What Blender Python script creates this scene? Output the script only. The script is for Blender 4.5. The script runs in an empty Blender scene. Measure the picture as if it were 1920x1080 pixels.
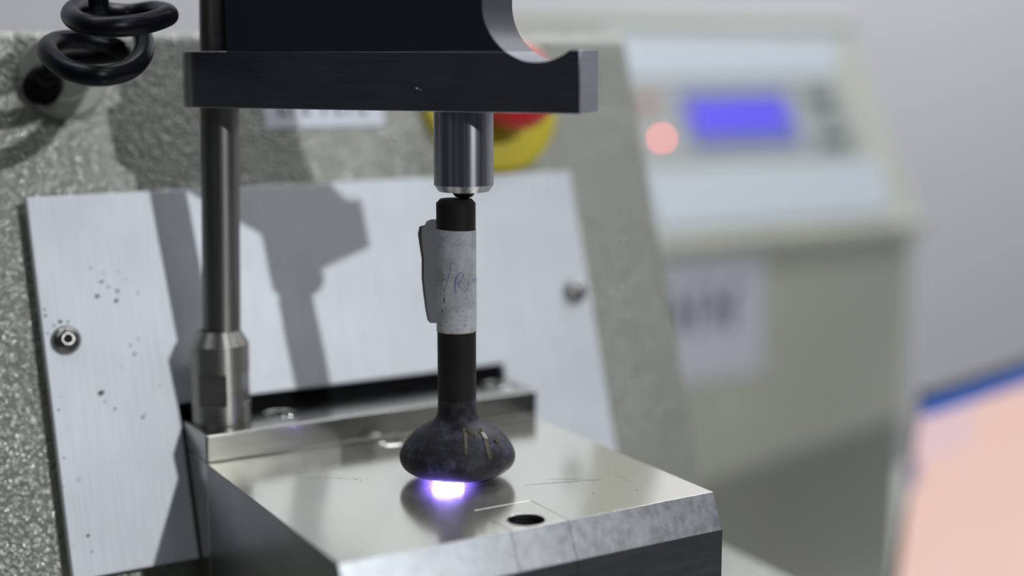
import bpy, bmesh, math, random
from mathutils import Vector, Matrix
random.seed(4)
R_ = math.radians
MM = 0.001                      # all coordinates below are millimetres
sc = bpy.context.scene
col = sc.collection
PI = math.pi

# ------------------------------------------------------------------ camera
cam_d = bpy.data.cameras.new('camera')
cam = bpy.data.objects.new('camera', cam_d); col.objects.link(cam)
cam_d.sensor_width = 36.0
cam_d.lens = 36.0 * 2676.0 / 1920.0
cam_d.clip_start = 0.02; cam_d.clip_end = 30
yaw, pitch = R_(59.695 - 90), R_(90 - 9.337)
cam.location = (-0.2094, -0.3931, 0.1348)
cam.rotation_euler = (pitch, 0, yaw)
cam_d.dof.use_dof = True
cam_d.dof.focus_distance = 0.446
cam_d.dof.aperture_fstop = 2.8
sc.camera = cam
sc.view_settings.view_transform = 'Standard'
sc.view_settings.look = 'None'
sc.view_settings.gamma = 1.0
sc.view_settings.use_curve_mapping = False
sc.view_settings.exposure = 0.0

# ------------------------------------------------------------------ light
w = bpy.data.worlds.new('world'); sc.world = w; w.use_nodes = True
w.node_tree.nodes['Background'].inputs[0].default_value = (0.80, 0.88, 1.0, 1)
w.node_tree.nodes['Background'].inputs[1].default_value = 0.042

def area(name, loc, target, size, power, colr=(1, 1, 1), shape='SQUARE', size_y=None):
    l = bpy.data.lights.new(name, 'AREA'); l.energy = power; l.color = colr
    l.shape = shape; l.size = size
    if size_y: l.size_y = size_y
    o = bpy.data.objects.new(name, l); col.objects.link(o)
    o.location = [c * MM for c in loc]
    d = Vector([t - c for t, c in zip(target, loc)])
    o.rotation_euler = d.to_track_quat('-Z', 'Y').to_euler()
    return o
area('work_lamp', (220, -1130, 610), (0, 20, 70), 0.022, 6.9, (0.93, 0.97, 1.0), 'DISK')
area('ceiling_fill', (300, 800, 1900), (300, 800, 0), 2.4, 28.0, (0.95, 0.97, 1.0), 'RECTANGLE', 0.6)  # unseen overhead fill, added for the wall and the rear instrument
area('ceiling_fill', (-1500, -300, 1900), (-1500, -300, 0), 2.0, 6.5, (0.92, 0.96, 1.0), 'RECTANGLE', 0.5)  # unseen fill added on the left to lift shaded faces
area('ceiling_fill', (2300, 1000, 1900), (2300, 1000, 0), 2.0, 56.0, (0.96, 0.96, 1.0), 'RECTANGLE', 0.5)  # unseen fill added to brighten the back wall
area('ceiling_fill', (1200, -700, 1900), (1200, -700, 0), 1.6, 16.0, (0.92, 0.96, 1.0), 'RECTANGLE', 0.4)  # unseen fill added to light the upright front faces

# ------------------------------------------------------------------ materials
def mat(name, base, rough=0.5, metal=0.0, coat=0.0, emit=None, estr=0.0, spec=0.5):
    m = bpy.data.materials.new(name); m.use_nodes = True
    b = m.node_tree.nodes['Principled BSDF']
    b.inputs['Base Color'].default_value = (*base, 1)
    b.inputs['Roughness'].default_value = rough
    b.inputs['Metallic'].default_value = metal
    b.inputs['Coat Weight'].default_value = coat
    b.inputs['Coat Roughness'].default_value = 0.12
    b.inputs['Specular IOR Level'].default_value = spec
    if emit:
        b.inputs['Emission Color'].default_value = (*emit, 1)
        b.inputs['Emission Strength'].default_value = estr
    return m
def nd(m, t, **kw):
    n = m.node_tree.nodes.new(t)
    for k, v in kw.items(): setattr(n, k, v)
    return n
def lk(m, a, b): m.node_tree.links.new(a, b)
def coords(m, scale=(1, 1, 1), rot=(0, 0, 0), world=True):
    if world:
        g = nd(m, 'ShaderNodeNewGeometry'); out = g.outputs['Position']
    else:
        g = nd(m, 'ShaderNodeTexCoord'); out = g.outputs['Object']
    mp = nd(m, 'ShaderNodeMapping'); mp.inputs['Scale'].default_value = scale; mp.inputs['Rotation'].default_value = rot
    lk(m, out, mp.inputs['Vector']); return mp.outputs['Vector']
def noise(m, vec, scale, detail=3, rough=0.5):
    n = nd(m, 'ShaderNodeTexNoise'); n.inputs['Scale'].default_value = scale
    n.inputs['Detail'].default_value = detail; n.inputs['Roughness'].default_value = rough
    lk(m, vec, n.inputs['Vector']); return n.outputs['Fac']
def ramp(m, fac, stops):
    r = nd(m, 'ShaderNodeValToRGB'); e = r.color_ramp.elements
    while len(e) < len(stops): e.new(0.5)
    for i, (p, c) in enumerate(stops):
        e[i].position = p; e[i].color = (*c, 1) if len(c) == 3 else c
    lk(m, fac, r.inputs['Fac']); return r.outputs['Color']
def g3(v): return (v, v, v)
def bump(m, h, dist, strength=1.0, base=None):
    b = nd(m, 'ShaderNodeBump'); b.inputs['Distance'].default_value = dist; b.inputs['Strength'].default_value = strength
    lk(m, h, b.inputs['Height'])
    if base: lk(m, base, b.inputs['Normal'])
    return b.outputs['Normal']
P = lambda m: m.node_tree.nodes['Principled BSDF']

def brushed(name, base, rough, axis_scale, amt=0.08, metal=1.0, bdist=0.000004, blotch=0.06, sc2=60, var=1.0):
    """metal with fine brush lines (axis_scale stretches them) and soft handling blotches"""
    m = mat(name, base, rough, metal)
    v = coords(m, axis_scale)
    n1 = noise(m, v, 1.0, 4, 0.6)
    v2 = coords(m)
    n2 = noise(m, v2, sc2, 4, 0.6)
    mx = nd(m, 'ShaderNodeMath', operation='MULTIPLY_ADD'); lk(m, n1, mx.inputs[0]); mx.inputs[1].default_value = amt * 2; mx.inputs[2].default_value = rough - amt - blotch
    my = nd(m, 'ShaderNodeMath', operation='MULTIPLY_ADD'); lk(m, n2, my.inputs[0]); my.inputs[1].default_value = blotch * 2; lk(m, mx.outputs[0], my.inputs[2])
    lk(m, my.outputs[0], P(m).inputs['Roughness'])
    hi = tuple(min(1, c * (1 + .08 * var)) for c in base); lo = tuple(c * (1 - .14 * var) for c in base)
    lk(m, ramp(m, n1, [(0.3, lo), (0.7, hi)]), P(m).inputs['Base Color'])
    lk(m, bump(m, n1, bdist), P(m).inputs['Normal'])
    return m

M = {}
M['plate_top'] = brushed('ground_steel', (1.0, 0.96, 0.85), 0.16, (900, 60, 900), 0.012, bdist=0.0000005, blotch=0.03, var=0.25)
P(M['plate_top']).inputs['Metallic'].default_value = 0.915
M['side'] = brushed('shaded_side_steel', (0.27, 0.275, 0.28), 0.34, (60, 60, 900), 0.05)  # darker copy of the block's steel, dim side reflections put into the colour
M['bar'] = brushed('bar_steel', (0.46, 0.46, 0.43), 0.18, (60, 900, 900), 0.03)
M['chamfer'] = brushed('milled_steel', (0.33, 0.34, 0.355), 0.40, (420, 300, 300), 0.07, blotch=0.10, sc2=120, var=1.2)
M['arm'] = brushed('dark_steel', (0.27, 0.28, 0.315), 0.30, (60, 60, 1600), 0.05, bdist=0.000008)
M['polished'] = brushed('turned_steel', (0.38, 0.38, 0.40), 0.34, (1100, 1100, 6), 0.08, bdist=0.00006, var=2.5, blotch=0.02)  # vertical colour streaks imitate the striped reflections on the plunger
M['rod'] = brushed('rod_steel', (0.19, 0.185, 0.18), 0.50, (500, 500, 8), 0.06, bdist=0.00003, var=1.5)
M['sleeve'] = brushed('sleeve_steel', (0.34, 0.33, 0.31), 0.40, (100, 100, 2500), 0.04)
for k_, rot in (('polished', 0.25), ('sleeve', 0.25), ('rod', 0.25)):      # turned finish: highlights smear along the axis
    m = M[k_]; tg = nd(m, 'ShaderNodeTangent', direction_type='RADIAL', axis='Z')
    lk(m, tg.outputs[0], P(m).inputs['Tangent']); P(m).inputs['Anisotropic'].default_value = 0.7
    P(m).inputs['Anisotropic Rotation'].default_value = rot
M['bright'] = mat('bright_steel', (0.75, 0.74, 0.72), 0.16, 1.0)
M['screw'] = mat('screw_steel', (0.30, 0.29, 0.28), 0.25, 1.0)
M['black'] = mat('rubber_recess_black', (0.004, 0.004, 0.005), 0.8, spec=0.1)  # grommet rubber; also paints recess shade in plate opening and screw sockets
M['hole'] = mat('dark_bore', (0.012, 0.011, 0.011), 0.6, 0.0, spec=0.2)

# panel aluminium : satin, vertical brush, small smudges
m = M['panel'] = mat('brushed_aluminium', (0.70, 0.74, 0.80), 0.52, 0.20)
v = coords(m, (1400, 40, 40)); n1 = noise(m, v, 1, 4, 0.6)
v2 = coords(m); n2 = noise(m, v2, 40, 3); n3 = noise(m, v2, 260, 2)
c1 = ramp(m, n1, [(0.25, (0.68, 0.71, 0.755)), (0.75, (0.80, 0.83, 0.865))])
c2 = ramp(m, n2, [(0.35, g3(0.93)), (0.65, g3(1.0))])
c3 = ramp(m, n3, [(0.20, g3(0.55)), (0.27, g3(1.0))])
mm = nd(m, 'ShaderNodeMix', data_type='RGBA', blend_type='MULTIPLY'); mm.inputs[0].default_value = 1
lk(m, c1, mm.inputs[6]); lk(m, c2, mm.inputs[7])
mn = nd(m, 'ShaderNodeMix', data_type='RGBA', blend_type='MULTIPLY'); mn.inputs[0].default_value = 0.6
lk(m, mm.outputs[2], mn.inputs[6]); lk(m, c3, mn.inputs[7])
lk(m, mn.outputs[2], P(m).inputs['Base Color']); lk(m, bump(m, n1, 0.00001), P(m).inputs['Normal'])

# textured sage enamel of the instruments
def enamel(name, base, tex=True):
    m = mat(name, base, 0.42, 0.0, 1.0 if tex else 0.3)
    P(m).inputs['Coat Roughness'].default_value = 0.15; P(m).inputs['Coat IOR'].default_value = 1.7 if tex else 1.5
    v = coords(m)
    n = noise(m, v, 640, 2.0, 0.5)
    n2 = noise(m, v, 9, 3)
    lk(m, ramp(m, n2, [(0.3, tuple(c * 0.95 for c in base)), (0.7, tuple(c * 1.04 for c in base))]), P(m).inputs['Base Color'])
    if tex:
        dv = nd(m, 'ShaderNodeVectorMath', operation='SCALE'); nz = nd(m, 'ShaderNodeTexNoise'); nz.inputs['Scale'].default_value = 300; lk(m, v, nz.inputs['Vector'])
        lk(m, nz.outputs['Color'], dv.inputs[0]); dv.inputs['Scale'].default_value = 0.0022
        av = nd(m, 'ShaderNodeVectorMath', operation='ADD'); lk(m, v, av.inputs[0]); lk(m, dv.outputs[0], av.inputs[1])
        vo = nd(m, 'ShaderNodeTexVoronoi'); vo.feature = 'SMOOTH_F1'; vo.inputs['Scale'].default_value = 560; vo.inputs['Smoothness'].default_value = 0.35; lk(m, av.outputs[0], vo.inputs['Vector'])
        pw = nd(m, 'ShaderNodeMath', operation='POWER'); lk(m, vo.outputs['Distance'], pw.inputs[0]); pw.inputs[1].default_value = 2.0
        ng = nd(m, 'ShaderNodeMath', operation='MULTIPLY_ADD'); lk(m, pw.outputs[0], ng.inputs[0]); ng.inputs[1].default_value = -1.0; lk(m, n, ng.inputs[2])
        nn = bump(m, ng.outputs[0], 0.00055, 1.0)
        lk(m, nn, P(m).inputs['Normal']); lk(m, nn, P(m).inputs['Coat Normal'])
    return m
M['enamel'] = enamel('textured_sage_enamel', (0.280, 0.286, 0.232))
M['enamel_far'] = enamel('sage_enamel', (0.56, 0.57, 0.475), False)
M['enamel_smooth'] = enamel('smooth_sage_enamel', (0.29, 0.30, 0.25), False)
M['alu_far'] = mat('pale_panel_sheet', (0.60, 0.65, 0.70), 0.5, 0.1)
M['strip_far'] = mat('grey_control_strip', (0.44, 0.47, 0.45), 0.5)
M['navy'] = mat('navy_anodised', (0.010, 0.014, 0.024), 0.42)
M['cable'] = mat('black_cable', (0.004, 0.004, 0.007), 0.36, 0, 0, spec=0.16)
M['yellow'] = mat('yellow_plastic', (0.62, 0.52, 0.03), 0.5)
M['red'] = mat('red_plastic', (0.55, 0.012, 0.010), 0.35)
M['wall'] = mat('lavender_grey_paint', (0.54, 0.54, 0.565), 0.9)
M['floor'] = mat('grey_floor', (0.30, 0.30, 0.31), 0.6)
M['bench'] = mat('bench_laminate', (0.60, 0.61, 0.59), 0.5)
M['paper'] = mat('white_paper', (0.72, 0.72, 0.80), 0.8)
M['label'] = mat('white_label', (0.80, 0.83, 0.90), 0.6)
M['ink'] = mat('dark_ink', (0.05, 0.05, 0.09), 0.7)
M['pen'] = mat('blue_pen_ink', (0.13, 0.12, 0.42), 0.6)
M['paint'] = mat('olive_marker_paint', (0.034, 0.026, 0.005), 0.5, 0, 0.10)
M['fleck'] = mat('grey_dirt', (0.10, 0.11, 0.11), 0.8)
M['scratch'] = mat('dark_scratch', (0.10, 0.09, 0.08), 0.6, 0.5)
M['tag'] = mat('grey_tag_paper', (0.50, 0.51, 0.54), 0.8)
M['tag_edge'] = mat('shaded_tag_edge', (0.16, 0.15, 0.13), 0.8)  # dark colour paints the shadow on the tag's curled edge

# dirty tape
m = M['tape'] = mat('grimy_paper_tape', (0.4, 0.4, 0.4), 0.75)
v = coords(m); a = noise(m, v, 900, 5, 0.7); b = noise(m, v, 130, 4, 0.6)
c1 = ramp(m, a, [(0.30, (0.26, 0.26, 0.26)), (0.42, (0.48, 0.49, 0.50)), (0.7, (0.56, 0.57, 0.59))])
c2 = ramp(m, b, [(0.3, (0.62, 0.62, 0.60)), (0.62, (1, 1, 1))])
mm = nd(m, 'ShaderNodeMix', data_type='RGBA', blend_type='MULTIPLY'); mm.inputs[0].default_value = 1
lk(m, c1, mm.inputs[6]); lk(m, c2, mm.inputs[7]); lk(m, mm.outputs[2], P(m).inputs['Base Color'])

# cast sample : bluish brown scale in patches
m = M['sample'] = mat('oxidised_iron', (0.03, 0.03, 0.04), 0.55, spec=0.3)
v = coords(m); a = noise(m, v, 220, 5, 0.62)
vo = nd(m, 'ShaderNodeTexVoronoi'); vo.inputs['Scale'].default_value = 260; lk(m, v, vo.inputs['Vector'])
c1 = ramp(m, a, [(0.32, (0.008, 0.007, 0.008)), (0.48, (0.012, 0.011, 0.016)), (0.58, (0.026, 0.027, 0.042)), (0.72, (0.065, 0.070, 0.098))])
lk(m, c1, P(m).inputs['Base Color'])
lk(m, ramp(m, a, [(0.35, g3(0.50)), (0.7, g3(0.68))]), P(m).inputs['Roughness'])
lk(m, bump(m, a, 0.0004, 0.35), P(m).inputs['Normal'])
m = M['shaft'] = mat('dark_iron_shaft', (0.016, 0.012, 0.012), 0.6, spec=0.3)
v = coords(m); a = noise(m, v, 300, 4, 0.6)
lk(m, ramp(m, a, [(0.3, (0.005, 0.004, 0.0045)), (0.7, (0.012, 0.0095, 0.0095))]), P(m).inputs['Base Color'])

M['spark'] = mat('spark_core', (1, 1, 1), 0.5, emit=(0.42, 0.33, 1.0), estr=100)
M['lcd'] = mat('violet_lcd', (0.05, 0.03, 0.3), 0.4, emit=(0.075, 0.035, 0.95), estr=0.85)
M['lcd_dim'] = mat('lcd_border', (0.10, 0.12, 0.30), 0.4, emit=(0.09, 0.10, 0.42), estr=0.5)
M['led'] = mat('red_led', (0.8, 0.1, 0.08), 0.3, emit=(1.0, 0.13, 0.12), estr=17)
M['redmark'] = mat('faded_red_mark', (0.42, 0.22, 0.21), 0.6)
M['button'] = mat('grey_button', (0.13, 0.17, 0.16), 0.5)
m = M['screen'] = mat('pink_screen', (0.02, 0.02, 0.02), 0.4, emit=(0.80, 0.52, 0.47), estr=1.0)
v = coords(m); a = noise(m, v, 5, 1)
lk(m, ramp(m, a, [(0.35, (0.80, 0.55, 0.51)), (0.65, (0.76, 0.50, 0.43))]), P(m).inputs['Emission Color'])
M['screen_blue'] = mat('blue_title_bar', (0.01, 0.02, 0.1), 0.4, emit=(0.010, 0.085, 0.36), estr=1.0)
M['screen_white'] = mat('pale_window_strip', (0.02, 0.02, 0.02), 0.4, emit=(0.70, 0.50, 0.53), estr=1.0)
M['bezel'] = mat('black_bezel', (0.03, 0.03, 0.035), 0.4)

# ------------------------------------------------------------------ mesh helpers
def finish(name, bm, material, parent=None, bevel=0.0, smooth=None, segs=2):
    bmesh.ops.remove_doubles(bm, verts=bm.verts, dist=1e-4)
    bmesh.ops.recalc_face_normals(bm, faces=bm.faces)
    for v in bm.verts: v.co *= MM
    me = bpy.data.meshes.new(name); bm.to_mesh(me); bm.free()
    mats = material if isinstance(material, (list, tuple)) else [material]
    for mt in mats: me.materials.append(mt)
    o = bpy.data.objects.new(name, me); col.objects.link(o)
    if smooth is not None:
        for p in me.polygons: p.use_smooth = True
        me.set_sharp_from_angle(angle=R_(smooth))
    if bevel:
        b = o.modifiers.new('bevel', 'BEVEL'); b.width = bevel * MM; b.segments = segs
        b.limit_method = 'ANGLE'; b.angle_limit = R_(28); b.harden_normals = False
    if parent:
        o.parent = parent; o.matrix_parent_inverse = parent.matrix_world.inverted()
    return o
def box(bm, x0, x1, y0, y1, z0, z1, T=None, mi=0):
    vs = [bm.verts.new((x, y, z)) for x in (x0, x1) for y in (y0, y1) for z in (z0, z1)]
    if T:
        for v in vs: v.co = T(v.co)
    for f in ((0, 1, 3, 2), (4, 6, 7, 5), (0, 4, 5, 1), (2, 3, 7, 6), (0, 2, 6, 4), (1, 5, 7, 3)):
        fc = bm.faces.new([vs[i] for i in f]); fc.material_index = mi
    return bm
def prism(bm, pts, f0, f1, skip=(), caps=True):
    """pts: outline; f0,f1 map an outline point to 3-D at either end"""
    a = [bm.verts.new(f0(p)) for p in pts]; b = [bm.verts.new(f1(p)) for p in pts]
    n = len(pts)
    for i in range(n):
        if i in skip: continue
        j = (i + 1) % n; bm.faces.new((a[i], a[j], b[j], b[i]))
    if caps: bm.faces.new(a); bm.faces.new(list(reversed(b)))
    return bm
def lathe(bm, prof, origin=(0, 0, 0), axis=(0, 0, 1), seg=64, close=True):
    ax = Vector(axis).normalized(); q = Vector((0, 0, 1)).rotation_difference(ax); o = Vector(origin)
    rings = []
    for z, r in prof:
        if r <= 1e-6: rings.append([bm.verts.new(o + q @ Vector((0, 0, z)))]); continue
        rings.append([bm.verts.new(o + q @ Vector((r * math.cos(2 * PI * k / seg), r * math.sin(2 * PI * k / seg), z))) for k in range(seg)])
    for A, B in zip(rings, rings[1:]):
        for k in range(seg):
            l = (k + 1) % seg
            if len(A) == 1 and len(B) == 1: continue
            if len(A) == 1: bm.faces.new((A[0], B[k], B[l]))
            elif len(B) == 1: bm.faces.new((A[k], A[l], B[0]))
            else: bm.faces.new((A[k], A[l], B[l], B[k]))
    if close:
        for rg in (rings[0], rings[-1]):
            if len(rg) > 1: bm.faces.new(rg)
    return bm
def catmull(pts, n=8):
    P_ = [Vector(p) for p in pts]; P_ = [P_[0] * 2 - P_[1]] + P_ + [P_[-1] * 2 - P_[-2]]
    out = []
    for i in range(1, len(P_) - 2):
        a, b, c, d = P_[i - 1:i + 3]
        for k in range(n):
            t = k / n
            out.append(0.5 * ((2 * b) + (c - a) * t + (2 * a - 5 * b + 4 * c - d) * t * t + (3 * b - a - 3 * c + d) * t ** 3))
    out.append(P_[-2]); return out
def tube(bm, path, r, seg=20):
    rings = []; up = Vector((0.3, 0.2, 1)).normalized()
    for i, p in enumerate(path):
        t = (path[min(i + 1, len(path) - 1)] - path[max(i - 1, 0)]).normalized()
        s = t.cross(up).normalized() if i == 0 else (s - t * s.dot(t)).normalized()
        u = t.cross(s)
        rings.append([bm.verts.new(p + s * r * math.cos(2 * PI * k / seg) + u * r * math.sin(2 * PI * k / seg)) for k in range(seg)])
    for A, B in zip(rings, rings[1:]):
        for k in range(seg): bm.faces.new((A[k], A[(k + 1) % seg], B[(k + 1) % seg], B[k]))
    bm.faces.new(rings[0]); bm.faces.new(rings[-1])
def tag(o, label=None, cat=None, group=None, kind=None):
    if label: o['label'] = label
    if cat: o['category'] = cat
    if group: o['group'] = group
    if kind: o['kind'] = kind
    return o
def thing(name, label, cat, loc=(0, 0, 0), group=None):
    o = bpy.data.objects.new(name, None); col.objects.link(o)
    o.location = [c * MM for c in loc]; o.empty_display_size = 0.02
    bpy.context.view_layer.update()
    return tag(o, label, cat, group)
def boolean(o, cutter_bm, op='DIFFERENCE'):
    c = finish('cutter', cutter_bm, M['hole'])
    b = o.modifiers.new('cut', 'BOOLEAN'); b.object = c; b.operation = op; b.solver = 'EXACT'
    while o.modifiers.find('cut') > 0: o.modifiers.move(o.modifiers.find('cut'), 0)
    dg = bpy.context.evaluated_depsgraph_get(); 
    mods = [md for md in o.modifiers if md.name != 'cut']
    for md in mods: md.show_viewport = False
    dg.update()
    me = bpy.data.meshes.new_from_object(o.evaluated_get(dg)); old = o.data
    o.modifiers.remove(b); o.data = me
    for md in mods: md.show_viewport = True
    bpy.data.objects.remove(c)

# ------------------------------------------------------------------ room
floor_z = -1150
def struct(name, bm, m): return tag(finish(name, bm, m), kind='structure')
struct('floor', box(bmesh.new(), -3200, 3600, -3000, 2150, floor_z - 50, floor_z), M['floor'])
struct('wall_back', box(bmesh.new(), -3200, 3600, 2150, 2250, floor_z, 2000), M['wall'])
struct('wall_right', box(bmesh.new(), 3600, 3700, -3000, 2150, floor_z, 2000), M['wall'])

# lab bench the instruments stand on
bench_z = -400
t = thing('lab_bench', 'long grey laboratory bench under the two instruments and the monitor', 'bench', (300, 250, floor_z))
finish('bench_top', box(bmesh.new(), -500, 1300, -260, 900, bench_z - 35, bench_z), M['bench'], t, 2)
for x in (-470, 1240):
    for y in (-230, 840):
        finish('leg', box(bmesh.new(), x, x + 40, y, y + 40, floor_z, bench_z - 35), M['bezel'], t)

# ------------------------------------------------------------------ spectrometer housing
# sloping front plane (contains the X axis direction): outward normal N, up the slope S
N = Vector((0, -0.94918, 0.31456)).normalized(); S = Vector((0, 0.31456, 0.94918)).normalized()
K0 = Vector((0, 79.8, 10.0))                              # a point of the plate's front surface
def F(x, s, off=0.0): return K0 + Vector((x, 0, 0)) + S * s - N * off      # off = depth behind the plate surface
def faceY(z, off): return (K0 - N * off).y + (z - (K0 - N * off).z) * S.y / S.z
HX = 155
spec = thing('spectrometer', 'large sage-grey textured metal analyser housing behind the steel spark table', 'laboratory instrument', (0, 150, bench_z))
yt, yb = faceY(143, 8), faceY(-67, 8)
def arc(cy, cz, r, a0, a1, n=8): return [(cy + r * math.cos(R_(a0 + (a1 - a0) * i / n)), cz + r * math.sin(R_(a0 + (a1 - a0) * i / n))) for i in range(n + 1)]
# rounded front top edge
rad = 6.0; ccz = 143 - rad; ccy = faceY(ccz, 8) + rad * (1 / S.z)
a_t = 180 - math.degrees(math.atan2(S.y, S.z))
prof = [(yb, -67)] + arc(ccy, ccz, rad, a_t, 90) + [(420, 143), (420, -400), (yb + 40, -400), (yb + 40, -67)]
finish('housing_shell', prism(bmesh.new(), prof, lambda p: Vector((-HX, p[0], p[1])), lambda p: Vector((HX, p[0], p[1]))), M['enamel'], spec, 1.5, 40)
finish('base_deck', box(bmesh.new(), -HX, HX, -95, yb + 40, -400, -67), M['enamel'], spec, 2.5)

# bare metal front plate: inverted U round the table's opening, 4 mm thick
OX0, OX1, ST, SB, SO = -66.0, 64.0, 81.0, -48.3, 5.2
def plate_bm(x0, x1, s0, s1, o0=0, o1=4):
    bm = bmesh.new()
    xs = [x0, OX0, OX1, x1]; ss = [s0, SO, s1]
    for off in (o0, o1):
        V = {(i, j): bm.verts.new(F(xs[i], ss[j], off)) for i in range(4) for j in range(3)}
        for i in range(3):
            for j in range(2):
                if i == 1 and j == 0: continue
                bm.faces.new((V[i, j], V[i + 1, j], V[i + 1, j + 1], V[i, j + 1]))
    bm.verts.ensure_lookup_table(); A = bm.verts[:12]; B = bm.verts[12:24]
    idx = lambda i, j: i * 3 + j
    loop = [(0, 0), (1, 0), (1, 1), (2, 1), (2, 0), (3, 0), (3, 1), (3, 2), (2, 2), (1, 2), (0, 2), (0, 1)]
    for k in range(len(loop)):
        p, q = idx(*loop[k]), idx(*loop[(k + 1) % len(loop)])
        bm.faces.new((A[p], A[q], B[q], B[p]))
    return bm
fp = finish('front_plate', plate_bm(-108.4, 109.6, SB, ST), M['panel'], spec, 0.35)
fp['label'] = 'brushed bare aluminium plate screwed to the sloping front'
# black slab in the plate opening, its colour standing in for the dark recess
bm = bmesh.new()
box(bm, OX0 + .1, OX1 - .1, SB + .5, SO - .2, 3.0, 7.8, T=lambda c: F(c.x, c.y, c.z))
finish('recess_shade', bm, M['black'], spec)
# spacers behind the plate
for x in (-101.3, 101.8):
    for s in (31, -38, 70):
        finish('spacer', lathe(bmesh.new(), [(0, 4), (4.2, 4)], F(x, s, 8.2), N, 20), M['screw'], spec)
# screws
for x, s in ((-101.3, 31.0), (101.8, 30.2)):
    o = F(x, s, 0)
    hd = lathe(bmesh.new(), [(-.5, 3.0), (0, 4.6), (0.8, 4.9), (2.0, 4.7), (3.2, 3.9), (3.9, 2.9), (4.2, 2.0), (4.2, 1.75), (1.6, 1.6), (1.6, 0)], o, N, 40, close=False)
    sw = finish('button_head_screw', hd, M['screw'], spec, 0, 35)
    finish('hex_socket_shade', lathe(bmesh.new(), [(1.7, 1.55), (3.7, 1.55)], o, N, 6, close=True), M['hole'], sw)  # dark plug, its colour stands in for shade inside the socket
# dirt flecks on the plate (tiny raised grime spots)
bm = bmesh.new()
def fleck(x, s, r, seed):
    rnd = random.Random(seed); n = 8; vs = []
    for k in range(n):
        rr = r * (0.55 + 0.6 * rnd.random()); vs.append(bm.verts.new(F(x + rr * math.cos(2 * PI * k / n), s + rr * 0.8 * math.sin(2 * PI * k / n), -0.04)))
    bm.faces.new(vs)
FL = [(-92, 12, 1.3), (-91, 9, .5), (-87, 50, .8), (-85, 48, .6), (-82, 46.5, .9), (-89, 45, .9), (-83, 43, 1.0), (-86, 53, .5), (-79, 50, .4), (-81, 53, .4), (-75, 45, .5), (-90, 55, .5),
      (-102.5, 37.5, .9), (-104.5, 36.3, .6), (-99.8, 37.2, .6), (-77, 29, .5), (-79, 24, .7), (-80, 27, .5), (-84, 20, .4), (-88, 6, .6), (-79, 2, .6), (-78, 3, .4),
      (-107, 40, .7), (-107, 42, .5), (-106.5, 8, .5), (-106.6, -8, .4), (-102, -34.5, .8), (-101.5, -40, .5), (-69.6, -12, .5), (-72, 12, .4), (-107.0, 34, .5)]
for i, f in enumerate(FL): fleck(*f, i)
fl = finish('grime_fleck', bm, M['fleck'], spec); fl['kind'] = 'stuff'
# printed label strip, mostly behind the clamp arm
bm = bmesh.new(); box(bm, -16.8, 32.5, 104.6 - 0, 122, 7.55, 7.95, T=lambda c: F(c.x, c.y, c.z))
lb = finish('name_label', bm, M['label'], spec, 0.1); lb['label'] = 'white printed label strip seen under the dark arm'
for i, (x, wd, hh) in enumerate([(-11, 3.4, 6), (-6, 3.0, 6), (-1, 2.6, 5), (7, 3.2, 6), (12.5, 2.6, 6), (17.5, 3.5, 6), (22.5, 3.0, 5)]):
    bm = bmesh.new(); box(bm, x, x + 1.0, 109.3, 109.3 + hh, 7.42, 7.56, T=lambda c: F(c.x, c.y, c.z))
    box(bm, x + 1, x + wd, 109.3 + (i % 2) * (hh - 1.2), 110.5 + (i % 2) * (hh - 1.2), 7.42, 7.56, T=lambda c: F(c.x, c.y, c.z))
    finish('printed_letter', bm, M['ink'], lb)

# ------------------------------------------------------------------ cable inlet + coiled cable
q = Vector((-89.4, 126.8, 126.4))
bz = finish('cable_bushing', lathe(bmesh.new(), [(-1, 15.4), (2.2, 15.4), (3.4, 14.4), (3.4, 9.5), (2.4, 8.5), (2.4, 0)], q, N, 64), M['enamel_smooth'], spec, 0, 30)
bz['label'] = 'smooth round flange where the black cable enters'
cc = thing('coiled_cable', 'thick black coiled cable looping at the upper left before the housing', 'cable', (-97.3, 126.2, 124.7))
CP = [(-40, 30, 262), (-58, 50, 225), (-74.0, 65.0, 192.0), (-83.7, 72.4, 166.6), (-87.7, 75.2, 156.7), (-88.4, 76.9, 150.8), (-85.6, 81.9, 148.5), (-76.6, 85.8, 147.7), (-70.1, 77.5, 148.6), (-71.2, 59.0, 146.8), (-80.1, 49.7, 144.2), (-88.8, 45.1, 142.9), (-96.4, 47.1, 142.6), (-99.6, 56.3, 144.1), (-98.3, 72.5, 146.7), (-93.0, 84.0, 149.5), (-86.2, 90.5, 149.2), (-77.5, 95.6, 147.2), (-73.6, 86.8, 143.6), (-75.7, 71.8, 138.5), (-81.0, 57.5, 133.5), (-88.3, 49.3, 129.5), (-98.3, 45.4, 128.1), (-105.2, 54.6, 130.3), (-106.5, 70.4, 135.3), (-100.4, 86.2, 138.5), (-91.0, 92.6, 139.3), (-82.2, 93.1, 138.0), (-77.7, 90.8, 135.2), (-81.7, 97.6, 134.1), (-89.8, 104.5, 133.0), (-96.6, 110.1, 129.4), (-98.6, 117.3, 126.4)]
bm = bmesh.new(); tube(bm, catmull(CP, 8), 3.25); finish('cable', bm, M['cable'], cc, 0, 60)
finish('cable_grommet', lathe(bmesh.new(), [(2.3, 6.6), (9, 6.3), (11, 5.0), (15, 4.3), (15, 3)], F(-97.6, 120.8, 8) , N, 40), M['black'], cc, 0, 40)

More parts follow.
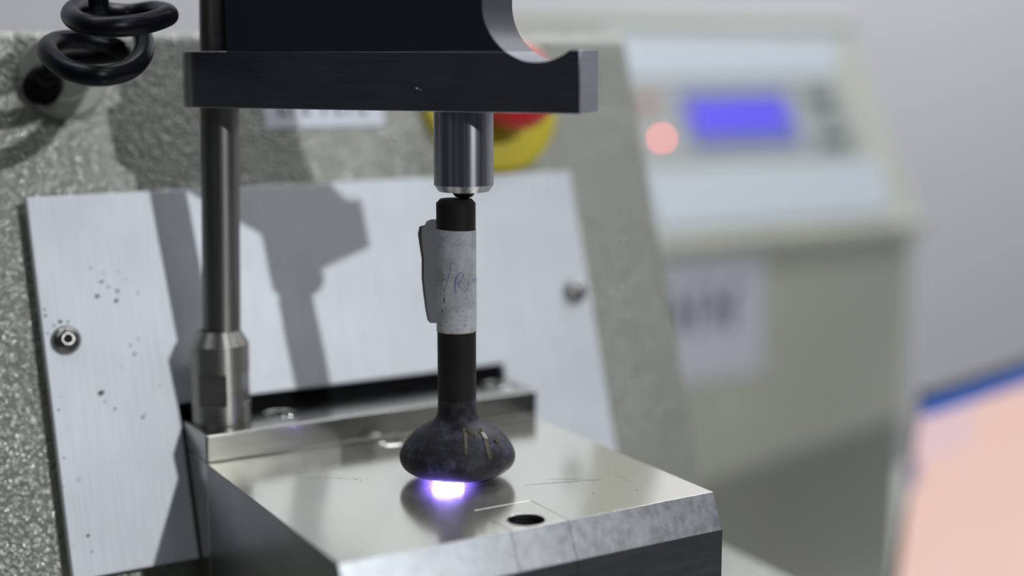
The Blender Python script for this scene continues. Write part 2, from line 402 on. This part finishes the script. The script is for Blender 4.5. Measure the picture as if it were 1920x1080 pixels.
# ------------------------------------------------------------------ emergency stop
ec = F(0, 0, 8); 
eo = Vector((80.3, 121.7, 111.0)); eo = eo + S * 4.2
es = thing('emergency_stop_button', 'red mushroom emergency stop button on round yellow base behind the arm', 'button', tuple(eo))
finish('base_ring', lathe(bmesh.new(), [(0, 31.0), (3.0, 31.0), (5.0, 29.8), (6.0, 27.0), (6.0, 12), (5, 0)], eo, N, 72), M['yellow'], es, 0, 35)
finish('stem', lathe(bmesh.new(), [(5, 11.5), (19, 11.5), (19, 10)], eo, N, 48), M['bezel'], es, 0, 35)
finish('mushroom_head', lathe(bmesh.new(), [(17.5, 12), (18, 15.5), (20, 17.6), (24, 18.2), (27, 17.6), (30, 14.5), (31.6, 9), (32, 0)], eo, N, 64), M['red'], es, 0, 50)

# ------------------------------------------------------------------ spark table
tb = thing('spark_table', 'polished steel spark table with chamfered front edge carrying the iron sample', 'machine table', (0, 0, -67))
BX0, BX1 = -65.4, 60.8
IX0, IX1, IY = -12.0, 7.3, -33.6
def front_prof(yback, z0=-67): return [(yback, 0), (-54.8, 0), (-60.0, -10.7), (-60.0, z0), (yback, z0)]
bm = prism(bmesh.new(), front_prof(54.6), lambda p: Vector((BX0, p[0], p[1])), lambda p: Vector((BX1, p[0], p[1])))
blk = finish('table_block', bm, [M['plate_top']], tb, 0.05)
boolean(blk, box(bmesh.new(), IX0 - .16, IX1 + .16, -80, IY + .16, -40, 5))
boolean(blk, lathe(bmesh.new(), [(-8, 4.7), (3, 4.7)], (-1.4, 46.6, 0), (0, 0, 1), 40))
boolean(blk, lathe(bmesh.new(), [(-12, 5.9), (3, 5.9)], (0, 0, 0), (0, 0, 1), 48))
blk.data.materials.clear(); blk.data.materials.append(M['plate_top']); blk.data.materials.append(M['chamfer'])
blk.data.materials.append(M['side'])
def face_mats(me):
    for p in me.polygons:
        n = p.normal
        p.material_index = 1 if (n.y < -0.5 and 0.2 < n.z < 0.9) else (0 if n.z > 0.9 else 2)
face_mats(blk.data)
# clamp insert with bore
bm = prism(bmesh.new(), front_prof(IY, -38), lambda p: Vector((IX0, p[0], p[1])), lambda p: Vector((IX1, p[0], p[1])))
ins = finish('insert_block', bm, M['plate_top'], tb, 0.05)
boolean(ins, lathe(bmesh.new(), [(-14, 5.65), (3, 5.65)], (-3.3, -48.6, 0), (0, 0, 1), 56))
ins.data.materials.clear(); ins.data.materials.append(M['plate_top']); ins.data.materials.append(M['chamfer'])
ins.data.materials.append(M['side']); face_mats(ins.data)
ins['label'] = 'separate steel insert with a round bore'
# bore lining (dark, threaded)
pr = []
for k in range(14): pr += [(-13.6 + k * .9, 5.6), (-13.2 + k * .9, 5.25)]
finish('bore_lining', lathe(bmesh.new(), [(-13.8, 0)] + pr, (-3.3, -48.6, 0), (0, 0, 1), 48, close=False), M['hole'], ins, 0, 20)
# rear block under the bar
bm = prism(bmesh.new(), [(54.75, -0.05), (faceY(0, 2.8), -0.05), (faceY(-67, 2.8) , -67), (54.75, -67)], lambda p: Vector((BX0, p[0], p[1])), lambda p: Vector((62.8, p[0], p[1])))
finish('rear_block', bm, M['bar'], tb, 0.25)
# mounting bar on top
bar = finish('mounting_bar', box(bmesh.new(), BX0, 63.2, 54.6, faceY(5, 2.8), 0.0, 9.6), M['bar'], tb, 0.8, 30, segs=4)
bar.modifiers['bevel'].harden_normals = True
for x, y in ((-33.6, 75.2 - 5), (55.2, 70)):
    boolean(bar, lathe(bmesh.new(), [(4.5, 5.6), (12, 5.6)], (x, y, 0), (0, 0, 1), 48))
for x, y in ((-33.6, 70.2), (55.2, 70)):
    sw = finish('cap_screw', lathe(bmesh.new(), [(4.4, 5.0), (9.0, 5.0), (9.5, 4.5), (9.5, 2.9), (6, 2.6), (6, 0)], (x, y, 0), (0, 0, 1), 40, close=False), M['bright'], tb, 0, 35)
    finish('hex_socket_shade', lathe(bmesh.new(), [(6.1, 2.5), (8.4, 2.55)], (x, y, 0), (0, 0, 1), 6), M['black'], sw)  # black plug painting the shade down in the socket
# locating screw sunk in the plate in front of the bar
sw = finish('countersunk_screw', lathe(bmesh.new(), [(-3, 4.2), (0.2, 4.3), (0.5, 3.8), (0.6, 2.4), (-1.4, 2.2), (-1.4, 0)], (-1.4, 46.6, 0), (0, 0, 1), 36, close=False), M['bright'], tb, 0, 30)
# spark orifice disc, flush with the plate, with engraved ring
bm = lathe(bmesh.new(), [(-3, 5.6), (0.02, 5.6), (0.02, 4.2), (-3, 3.8)], (0, 0, 0), (0, 0, 1), 56, close=False)
finish('orifice_ring', bm, M['sleeve'], tb, 0, 35)
bm = lathe(bmesh.new(), [(0.005, 13.5), (0.05, 13.6), (0.05, 13.8), (0.005, 13.9)], (0, 0, 0), (0, 0, 1), 96, close=False)
finish('engraved_ring', bm, M['bright'], tb, 0, 35)
# scratches and pits on the plate
def ribbon(bm, pts, wd, zf=lambda x, y: 0.03):
    L = []
    for i, p in enumerate(pts):
        a = Vector(pts[max(i - 1, 0)]); b = Vector(pts[min(i + 1, len(pts) - 1)]); d = (b - a).normalized(); s = Vector((-d.y, d.x))
        ww = wd * (0.35 + 0.65 * math.sin(PI * (i + .5) / len(pts))) * random.uniform(.6, 1.2)
        L.append([bm.verts.new((p[0] + s.x * k * ww, p[1] + s.y * k * ww, zf(*p))) for k in (-.5, .5)])
    for A, B in zip(L, L[1:]): bm.faces.new((A[0], B[0], B[1], A[1]))
def jag(a, b, n, amp):
    return [(a[0] + (b[0] - a[0]) * i / n + random.uniform(-amp, amp), a[1] + (b[1] - a[1]) * i / n + random.uniform(-amp, amp)) for i in range(n + 1)]
bm = bmesh.new()
ribbon(bm, jag((13.5, -19), (38.5, -26.5), 26, .35), .32)
ribbon(bm, jag((23, -17), (36.5, -25), 14, .5), .22)
ribbon(bm, jag((-41, 24), (-31, 14), 12, .6), .15)
ribbon(bm, jag((44, -24), (45.5, -33), 10, .2), .12)
sx = finish('scratch', bm, M['scratch'], tb); sx['kind'] = 'stuff'
bm = bmesh.new()
for k in range(34):
    x = -30.5 + random.gauss(0, 2.0); y = 14.5 + random.gauss(0, 1.6) - (x + 30.5) * .7; r = random.uniform(.07, .2)
    bm.faces.new([bm.verts.new((x + r * math.cos(a * PI / 3), y + r * math.sin(a * PI / 3), .02)) for a in range(6)])
for x, y, r in ((41.5, -41.5, .35), (-46, 33, .35), (3, 22, .3), (28, -37, .3)):
    bm.faces.new([bm.verts.new((x + r * math.cos(a * PI / 3), y + r * math.sin(a * PI / 3), .02)) for a in range(6)])
px = finish('pit_mark', bm, M['scratch'], tb); px['kind'] = 'stuff'

# ------------------------------------------------------------------ clamp post
PX, PY = -54.0, 71.6
cp = thing('clamp_post', 'upright round steel post with a stepped sleeve on the left end of the bar', 'post', (PX, PY, 9.6))
sl = finish('sleeve', lathe(bmesh.new(), [(9.6, 9.6), (10.2, 10.0), (36.8, 10.0), (41.6, 7.2), (41.6, 6.5), (38, 6.5)], (PX, PY, 0), (0, 0, 1), 96, close=False), M['sleeve'], cp, 0, 25)
ca = math.atan2(-393 - PY, -209 - PX)
for ang in (ca - 0.30, ca - 0.30 + PI / 2, ca - .3 + PI, ca - .3 - PI / 2):      # wrench flats
    d = Vector((math.cos(ang), math.sin(ang), 0)); e = Vector((-d.y, d.x, 0)); c0 = Vector((PX, PY, 0))
    bm = bmesh.new(); box(bm, 8.75, 14, -8, 8, 16.5, 27.5, T=lambda c: c0 + d * c.x + e * c.y + Vector((0, 0, c.z)))
    boolean(sl, bm)
tilt = Vector((2.6, -1.4, 125)).normalized()
rod = finish('rod', lathe(bmesh.new(), [(30, 6.35), (215, 6.35)], (PX, PY, 0), tilt, 72), M['rod'], cp, 0, 40)

# ------------------------------------------------------------------ clamp arm
U = Vector((math.cos(R_(-53)), math.sin(R_(-53)), 0)); Mn = Vector((U.y, -U.x, 0))     # along the arm / towards the viewer's side
A0 = Vector((-51.6, 70.6, 0)); HT = 11.5
def A(t, mo, z): return A0 + U * t + Mn * mo + Vector((0, 0, z))
ar = thing('sample_clamp', 'dark steel clamp arm reaching right from the post over the sample', 'clamp', tuple(A(60, 0, 117.3)))
ZB, ZT = 117.3, 135.4
CT, CZ, CR = 118.5, 149.5, 17.2
def circ(a0, a1, n): return [(CT + CR * math.cos(R_(a0 + (a1 - a0) * i / n)), CZ + CR * math.sin(R_(a0 + (a1 - a0) * i / n))) for i in range(n + 1)]
aL = 180 + math.degrees(math.asin((CZ - ZT) / CR)); aR = 360 - math.degrees(math.asin((CZ - (ZT + .5)) / CR))
pts = [(0, ZB), (132.1, ZB), (132.1, ZT + .5)] + list(reversed(circ(aL, aR, 28))) + [(0, ZT)]
bm = bmesh.new()
nP = len(pts)
prism(bm, pts, lambda p: A(p[0], HT, p[1]), lambda p: A(p[0] - (2.4 if p[0] > 131 else 0), -HT, p[1]), skip=(nP - 1,))
ring = [(HT * -math.sin(R_(a)), HT * math.cos(R_(a))) for a in range(0, 181, 10)]
lo = [bm.verts.new(A(x, y, ZB)) for x, y in ring]; hi_ = [bm.verts.new(A(x, y, ZT)) for x, y in ring]
for k in range(len(ring) - 1): bm.faces.new((lo[k], lo[k + 1], hi_[k + 1], hi_[k]))
bm.faces.new(lo); bm.faces.new(hi_)
ab = finish('arm_bar', bm, [M['arm'], M['polished']], ar, 0.22, 30, segs=2)
for p in ab.data.polygons:
    if abs(p.normal.dot(Mn)) < 0.985 and abs(p.normal.z) < .3 and p.normal.dot(U) < 0.1: p.material_index = 1
# navy riser block on the arm, its right side sharing the round cut
pts = [(11.2, ZT - .24), (CT + CR * math.cos(R_(aL)) + .1, ZT - .24)] + list(reversed(circ(180, aL, 14)))[1:] + [(CT - CR, 158)] + [(CT - CR, 235), (11.2, 235)]
finish('riser_block', prism(bmesh.new(), pts, lambda p: A(p[0], HT + .05, p[1]), lambda p: A(p[0], -HT, p[1])), M['navy'], ar, 0.25, 30)
# tiny nick in the arm face
bm = bmesh.new(); 
for (t_, z_, r) in ((79.4, 124.3, .35), (80.6, 123.9, .18)):
    bm.faces.new([bm.verts.new(A(t_ + r * 1.5 * math.cos(a * PI / 3), HT + .03, z_ + r * .7 * math.sin(a * PI / 3) - (0.3 * r * math.cos(a * PI / 3)))) for a in range(6)])
nk = finish('bright_nick', bm, mat('bare_metal_nick', (0.8, 0.85, 0.9), 0.5, 0.2), ar)
# plunger
Q = A(89.6, 0, 0)
pl = finish('plunger', lathe(bmesh.new(), [(ZB - .3, 9.35), (94.4, 9.35), (92.3, 7.9), (92.3, 0)], (Q.x, Q.y, 0), (0, 0, 1), 96, close=False), M['polished'], ar, 0, 22)
pl['label'] = 'bright turned steel plunger under the arm'
finish('contact_tip', lathe(bmesh.new(), [(92.5, 3.6), (91.6, 3.5), (90.6, 2.7), (90.1, 1.4), (90.0, 0)], (Q.x, Q.y, 0), (0, 0, 1), 40), M['hole'], pl, 0, 50)

# ------------------------------------------------------------------ sample
PROF = [(0.0, 4.0), (0.0, 7.5), (0.6, 9.8), (1.3, 12.0), (2.3, 14.8), (3.4, 16.9), (5, 18.2), (7, 18.65), (9, 18.2), (11.3, 16.9), (13.4, 15.2), (15.4, 13.2), (16.8, 11), (18, 9), (19, 7.6), (20, 6.8), (22, 6.25), (26, 6.15)]
def rz(z):
    for (a, ra), (b, rb) in zip(PROF[1:], PROF[2:]):
        if a <= z <= b: return ra + (rb - ra) * (z - a) / (b - a)
    return 6.15
fine = []
for i in range(1, len(PROF) - 1):
    for k in range(4):
        p = [PROF[max(1, i - 1)], PROF[i], PROF[i + 1], PROF[min(len(PROF) - 1, i + 2)]]; tt = k / 4
        fine.append(tuple(.5 * (2 * p[1][c] + (p[2][c] - p[0][c]) * tt + (2 * p[0][c] - 5 * p[1][c] + 4 * p[2][c] - p[3][c]) * tt * tt + (3 * p[1][c] - p[0][c] - 3 * p[2][c] + p[3][c]) * tt ** 3) for c in (0, 1)))
fine = [(max(0.06, z) if i else 0.06, r) for i, (z, r) in enumerate(fine)]
sp = thing('iron_sample', 'dark cast iron sample with bulbous foot and straight shaft on the steel table', 'metal sample', (0, 0, 0))
body = finish('bulb_foot', lathe(bmesh.new(), [(0.06, 0)] + fine + [(26, 6.15)], (0, 0, 0), (0, 0, 1), 96, close=False), M['sample'], sp, 0, 60)
finish('shaft', lathe(bmesh.new(), [(25.8, 6.15), (88.6, 6.2), (89.9, 5.0), (90.0, 0)], (0, 0, 0), (0, 0, 1), 72, close=False), M['shaft'], sp, 0, 35)
FR = Vector((-0.4701, -0.8826, 0)); RT = Vector((0.8826, -0.4701, 0))
def CY(phi, z, r): a = R_(phi); return FR * (r * math.cos(a)) + RT * (r * math.sin(a)) + Vector((0, 0, z))
# paper tape wrapped round the shaft, top edge a little oblique
bm = bmesh.new(); n = 72; rows = []
for fz in (0, 1):
    for rr_ in (6.3, 6.38):
        rows.append([bm.verts.new(CY(360 * k / n, (48.1 if fz == 0 else 80.45 - 0.0) + (0.28 * math.sin(R_(-360 * k / n)) if fz else 0.06 * math.cos(k)), rr_)) for k in range(n)])
for a_, b_ in ((0, 1), (1, 3), (3, 2), (2, 0)):
    for k in range(n): bm.faces.new((rows[a_][k], rows[a_][(k + 1) % n], rows[b_][(k + 1) % n], rows[b_][k]))
tp = finish('paper_tape', bm, M['tape'], sp, 0, 60); tp['label'] = 'grimy grey paper tape with faint blue handwriting'
bm = bmesh.new()
# glue line along the lower edge
bm2 = bmesh.new(); lathe(bm2, [(47.75, 6.2), (47.85, 6.36), (48.15, 6.36), (48.2, 6.3)], (0, 0, 0), (0, 0, 1), 72, close=False)
finish('glue_line', bm2, mat('amber_glue', (0.16, 0.10, 0.03), .5), tp, 0, 60)
def stroke(bm, pts, wd, rf, lift):
    pth = []
    for (a, b) in zip(pts, pts[1:]):
        st = max(2, int(math.hypot((b[0] - a[0]) * .11, b[1] - a[1]) / .35))
        for k in range(st): pth.append((a[0] + (b[0] - a[0]) * k / st, a[1] + (b[1] - a[1]) * k / st))
    pth.append(pts[-1]); L = []
    pv = [CY(p, z, rf(z) + lift) for p, z in pth]
    for i, p in enumerate(pv):
        t = (pv[min(i + 1, len(pv) - 1)] - pv[max(i - 1, 0)]).normalized()
        nn = CY(pth[i][0], 0, 1); nn.z = 0.6 * (1 if rf(pth[i][1] + .3) < rf(pth[i][1] - .3) - .05 else 0); nn.normalize()
        s = t.cross(nn).normalized(); ww = wd * random.uniform(.75, 1.15)
        L.append([bm.verts.new(p - s * ww / 2), bm.verts.new(p + nn * .04), bm.verts.new(p + s * ww / 2)])
    for X, Y in zip(L, L[1:]):
        bm.faces.new((X[0], Y[0], Y[1], X[1])); bm.faces.new((X[1], Y[1], Y[2], X[2]))
HW = [('figure_stroke', [(-52.6, 66.71), (-43.2, 67.22), (-36.5, 66.51), (-43.4, 64.99), (-48.5, 64.62), (-34.4, 65.09), (-23.2, 66.03), (-16.4, 68.2), (-13.8, 69.65), (-19.2, 69.86)], .16),
      ('slash_stroke', [(-13.8, 69.57), (-21.7, 66.04), (-33.8, 62.05), (-35.9, 58.11)], .14),
      ('letter_stroke', [(-1.0, 66.1), (-4.0, 62.98), (-3.1, 61.23)], .36), ('letter_stroke', [(-4.6, 64.54), (4.2, 66.67), (9.5, 67.55), (18.4, 67.2), (20.2, 66.02), (11.1, 64.51), (1.6, 64.07)], .24),
      ('letter_stroke', [(3.0, 63.91), (12.7, 62.56), (27.6, 61.48)], .22), ('letter_stroke', [(33.8, 64.35), (35.9, 62.76)], .22),
      ('letter_stroke', [(46.2, 64.0), (65.3, 65.01)], .2), ('letter_stroke', [(49.4, 65.33), (62.0, 63.77)], .2), ('letter_stroke', [(65.3, 63.91), (73.7, 65.34), (80, 63.5)], .2)]
for nm, pts, wd in HW:
    bm = bmesh.new(); stroke(bm, pts, wd, lambda z: 6.38, .02); finish(nm, bm, M['pen'], tp)
# soot marks near the bottom of the tape
bm = bmesh.new(); stroke(bm, [(-37, 59.2), (-38, 57.6)], .3, lambda z: 6.38, .02); stroke(bm, [(-44, 55.6), (-43, 54.6)], .32, lambda z: 6.38, .02)
finish('soot_mark', bm, M['ink'], tp)
# painted M and dash on the foot
for pts, wd in (([(14.0, 18.3), (12.4, 16.77), (10.2, 14.91), (9.2, 13.12), (8.8, 11.84)], .85),
                ([(13.0, 17.54), (20.3, 16.87), (26.1, 15.94), (35.0, 16.8), (43.8, 17.23), (43.2, 16.11), (38.2, 14.25), (35.8, 12.17), (34.6, 9.96)], 1.15),
                ([(53.4, 13.93), (66.9, 14.5)], 1.1)):
    bm = bmesh.new(); stroke(bm, pts, wd * 1.5, rz, .34); finish('painted_letter' if len(pts) > 2 else 'painted_dash', bm, M['paint'], body)
# tag flap standing off the tape behind the shaft
fd = Vector((-0.58, 0.81, 0)); fb = Vector((-3.9, 4.4, 0)); fnrm = Vector((0.81, 0.58, 0))
out = [(-0.36, 83.3), (2.7, 83.1), (4.27, 82.4), (5.05, 80.9), (6.0, 80.2), (6.1, 78.3), (5.9, 74.57), (5.3, 70.3), (5.5, 64.3), (5.0, 59.2), (4.4, 54.0), (3.8, 51.0), (3.2, 50.0), (-.05, 50.1)]
out2 = [(4.0, 81.9), (5.2, 81.1), (7.0, 80.6), (7.6, 78.3), (7.07, 74.57), (6.35, 70.3), (6.42, 64.3), (5.9, 59.2), (5.17, 54.05), (4.42, 50.6), (3.46, 49.7), (0.2, 49.9), (.2, 52), (3.4, 81)]
fl_ = finish('tape_flap', prism(bmesh.new(), out, lambda p: fb + fd * p[0] + Vector((0, 0, p[1])), lambda p: fb + fd * p[0] + fnrm * .25 + Vector((0, 0, p[1]))), M['tag'], tp, 0.05)
fl_['label'] = 'stiff grey flap of the tag sticking out to the left'
finish('flap_backing', prism(bmesh.new(), out2, lambda p: fb + fd * p[0] + fnrm * .3 + Vector((0, 0, p[1])), lambda p: fb + fd * p[0] + fnrm * .55 + Vector((0, 0, p[1]))), M['tag_edge'], tp, 0.05)

# ------------------------------------------------------------------ spark
sk = Vector((-8.0, -8.6, 0.95))
sk_t = thing('spark_discharge', 'glaring white and violet electric spark at the foot of the iron sample', 'spark', tuple(sk))
rtv = Vector((0.863, -0.504, 0)); fwv = Vector((0.504, 0.863, 0))
bm = bmesh.new(); bmesh.ops.create_icosphere(bm, subdivisions=4, radius=1)
for v in bm.verts:
    c = v.co.copy(); v.co = sk + rtv * (c.x * 4.3 * (1 + 0.18 * abs(c.x) ** 6)) + fwv * (c.y * 1.7) + Vector((0, 0, c.z * 0.75))
core = finish('spark_core', bm, M['spark'], sk_t, 0, 180)
m = bpy.data.materials.new('spark_bloom'); m.use_nodes = True; nt = m.node_tree; nt.nodes.clear()  # emissive volume added to imitate bloom around the spark
outn = nt.nodes.new('ShaderNodeOutputMaterial'); em = nt.nodes.new('ShaderNodeEmission'); tc = nt.nodes.new('ShaderNodeTexCoord')
ln = nt.nodes.new('ShaderNodeVectorMath'); ln.operation = 'LENGTH'; nt.links.new(tc.outputs['Object'], ln.inputs[0])
mr = nt.nodes.new('ShaderNodeMapRange'); mr.inputs['From Min'].default_value = 0; mr.inputs['From Max'].default_value = 0.0145; mr.inputs['To Min'].default_value = 1; mr.inputs['To Max'].default_value = 0
nt.links.new(ln.outputs['Value'], mr.inputs['Value'])
pw = nt.nodes.new('ShaderNodeMath'); pw.operation = 'POWER'; pw.inputs[1].default_value = 4.6; nt.links.new(mr.outputs[0], pw.inputs[0])
ms = nt.nodes.new('ShaderNodeMath'); ms.operation = 'MULTIPLY'; ms.inputs[1].default_value = 3000.0; nt.links.new(pw.outputs[0], ms.inputs[0])
em.inputs['Color'].default_value = (0.25, 0.16, 1.0, 1); nt.links.new(ms.outputs[0], em.inputs['Strength']); nt.links.new(em.outputs[0], outn.inputs['Volume'])
bm = bmesh.new(); bmesh.ops.create_icosphere(bm, subdivisions=3, radius=14.5)
for v in bm.verts: v.co.z = max(v.co.z, -0.9)
gl = finish('spark_bloom', bm, m, sk_t); gl.matrix_parent_inverse = Matrix.Identity(4); gl.location = (0, 0, 0)
# ------------------------------------------------------------------ second instrument
ci = thing('control_instrument', 'blurred sage-grey instrument with violet display standing to the right at the back', 'laboratory instrument', (440, 560, bench_z))
CS = Vector((0, 0.5, 0.866)); CN = Vector((0, -0.866, 0.5)); C0 = Vector((0, 412, 9.1))
def G(x, s, o=0.0): return C0 + Vector((x, 0, 0)) + CS * s + CN * o
def slab(x0, x1, s0, s1, o0, o1): return box(bmesh.new(), x0, x1, s0, s1, o0, o1, T=lambda c: G(c.x, c.y, c.z))
tp_ = G(0, 164)
prof = [(418, bench_z), (418, -8), (407, -8), (407, 4), (C0.y, C0.z), (tp_.y, tp_.z), (tp_.y, tp_.z + 9), (tp_.y + 4, tp_.z + 13), (760, tp_.z + 13), (760, bench_z)]
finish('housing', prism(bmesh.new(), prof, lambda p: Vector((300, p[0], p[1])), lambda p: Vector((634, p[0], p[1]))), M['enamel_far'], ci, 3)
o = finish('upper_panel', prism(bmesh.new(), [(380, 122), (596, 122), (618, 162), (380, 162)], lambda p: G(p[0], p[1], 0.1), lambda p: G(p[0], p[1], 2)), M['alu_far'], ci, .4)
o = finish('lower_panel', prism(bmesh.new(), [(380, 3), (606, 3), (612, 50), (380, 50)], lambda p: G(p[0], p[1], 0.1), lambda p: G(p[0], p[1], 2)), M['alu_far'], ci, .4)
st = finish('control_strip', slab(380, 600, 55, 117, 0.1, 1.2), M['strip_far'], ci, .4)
dp = finish('display', slab(434, 538, 66, 112, 1.2, 2.4), M['lcd_dim'], ci, .4); dp['label'] = 'violet glowing display'
finish('lit_text_area', slab(441, 529, 82, 98, 2.4, 2.6), M['lcd'], dp)
finish('status_lamp', lathe(bmesh.new(), [(0, 1.6), (1.5, 1.5), (2.2, .9), (2.4, 0)], G(407.5, 74, 1.2), CN, 24), M['led'], ci, 0, 60)['label'] = 'small lit red lamp'
finish('warning_mark', slab(396, 414, 94, 110, 1.2, 1.5), M['redmark'], ci)
for x, s, wd, hh in ((572, 106, 24, 12), (577, 88, 14, 8), (572, 68, 32, 8)):
    finish('push_button', slab(x - wd / 2, x + wd / 2, s - hh / 2, s + hh / 2, 1.2, 4), M['button'], ci, .8)
pp = finish('paper_label', box(bmesh.new(), 376, 482, 417.2, 417.9, -101, 0), M['paper'], ci); pp['label'] = 'white paper sheet with dark smudged writing'
for k, x in enumerate((382, 399, 416, 433, 448)):
    bm = bmesh.new(); y0, y1 = 416.9, 417.2
    box(bm, x, x + 4.5, y0, y1, -66 + (k % 2) * 4, -34); box(bm, x + 4.5, x + 12, y0, y1, (-38, -52, -38, -50, -38)[k], (-33, -47, -33, -45, -33)[k])
    if k % 2: box(bm, x + 8, x + 12, y0, y1, -60, -44)
    finish('written_letter', bm, M['ink'], pp)

# ------------------------------------------------------------------ monitor
md = Vector((math.cos(R_(13.7)), math.sin(R_(13.7)), 0)); mn_ = Vector((md.y, -md.x, 0)); ti = R_(5)
mu = (Vector((0, 0, 1)) * math.cos(ti) + mn_ * math.sin(ti)).normalized(); mf = mn_ * math.cos(ti) - Vector((0, 0, 1)) * math.sin(ti)
m0 = Vector((366.5, 149.2, -49.0))
def Q_(a, b, c): return m0 + md * a - mu * b + mf * c
mo = thing('computer_monitor', 'blurred monitor at the lower right showing a pink page under a blue bar', 'monitor', tuple(m0 + md * 230 + Vector((0, 0, bench_z - m0.z))))
def mslab(a0, a1, b0, b1, c0, c1): return box(bmesh.new(), a0, a1, b0, b1, c0, c1, T=lambda c: Q_(c.x, c.y, c.z))
finish('casing', mslab(2, 470, -1.5, 300, -4, 0), M['bezel'], mo, 2)
scn = finish('screen', mslab(0, 462, 6, 288, 0, 1.0), M['screen'], mo); scn['label'] = 'lit pink page'
finish('title_bar', mslab(0, 462, 3.5, 13.5, 1.0, 1.3), M['screen_blue'], scn)
finish('toolbar_strip', mslab(0, 60, 14, 40, 1.0, 1.2), M['screen_white'], scn)
finish('side_button', mslab(0, 5, 38, 54, 1.2, 1.4), M['lcd_dim'], scn)
c0 = Q_(230, 200, -30)
finish('stand_neck', box(bmesh.new(), c0.x - 25, c0.x + 25, c0.y - 2, c0.y + 22, bench_z + 10, c0.z), M['bezel'], mo, 2)
finish('stand_foot', box(bmesh.new(), c0.x - 100, c0.x + 100, c0.y - 80, c0.y + 80, bench_z, bench_z + 12), M['bezel'], mo, 3)
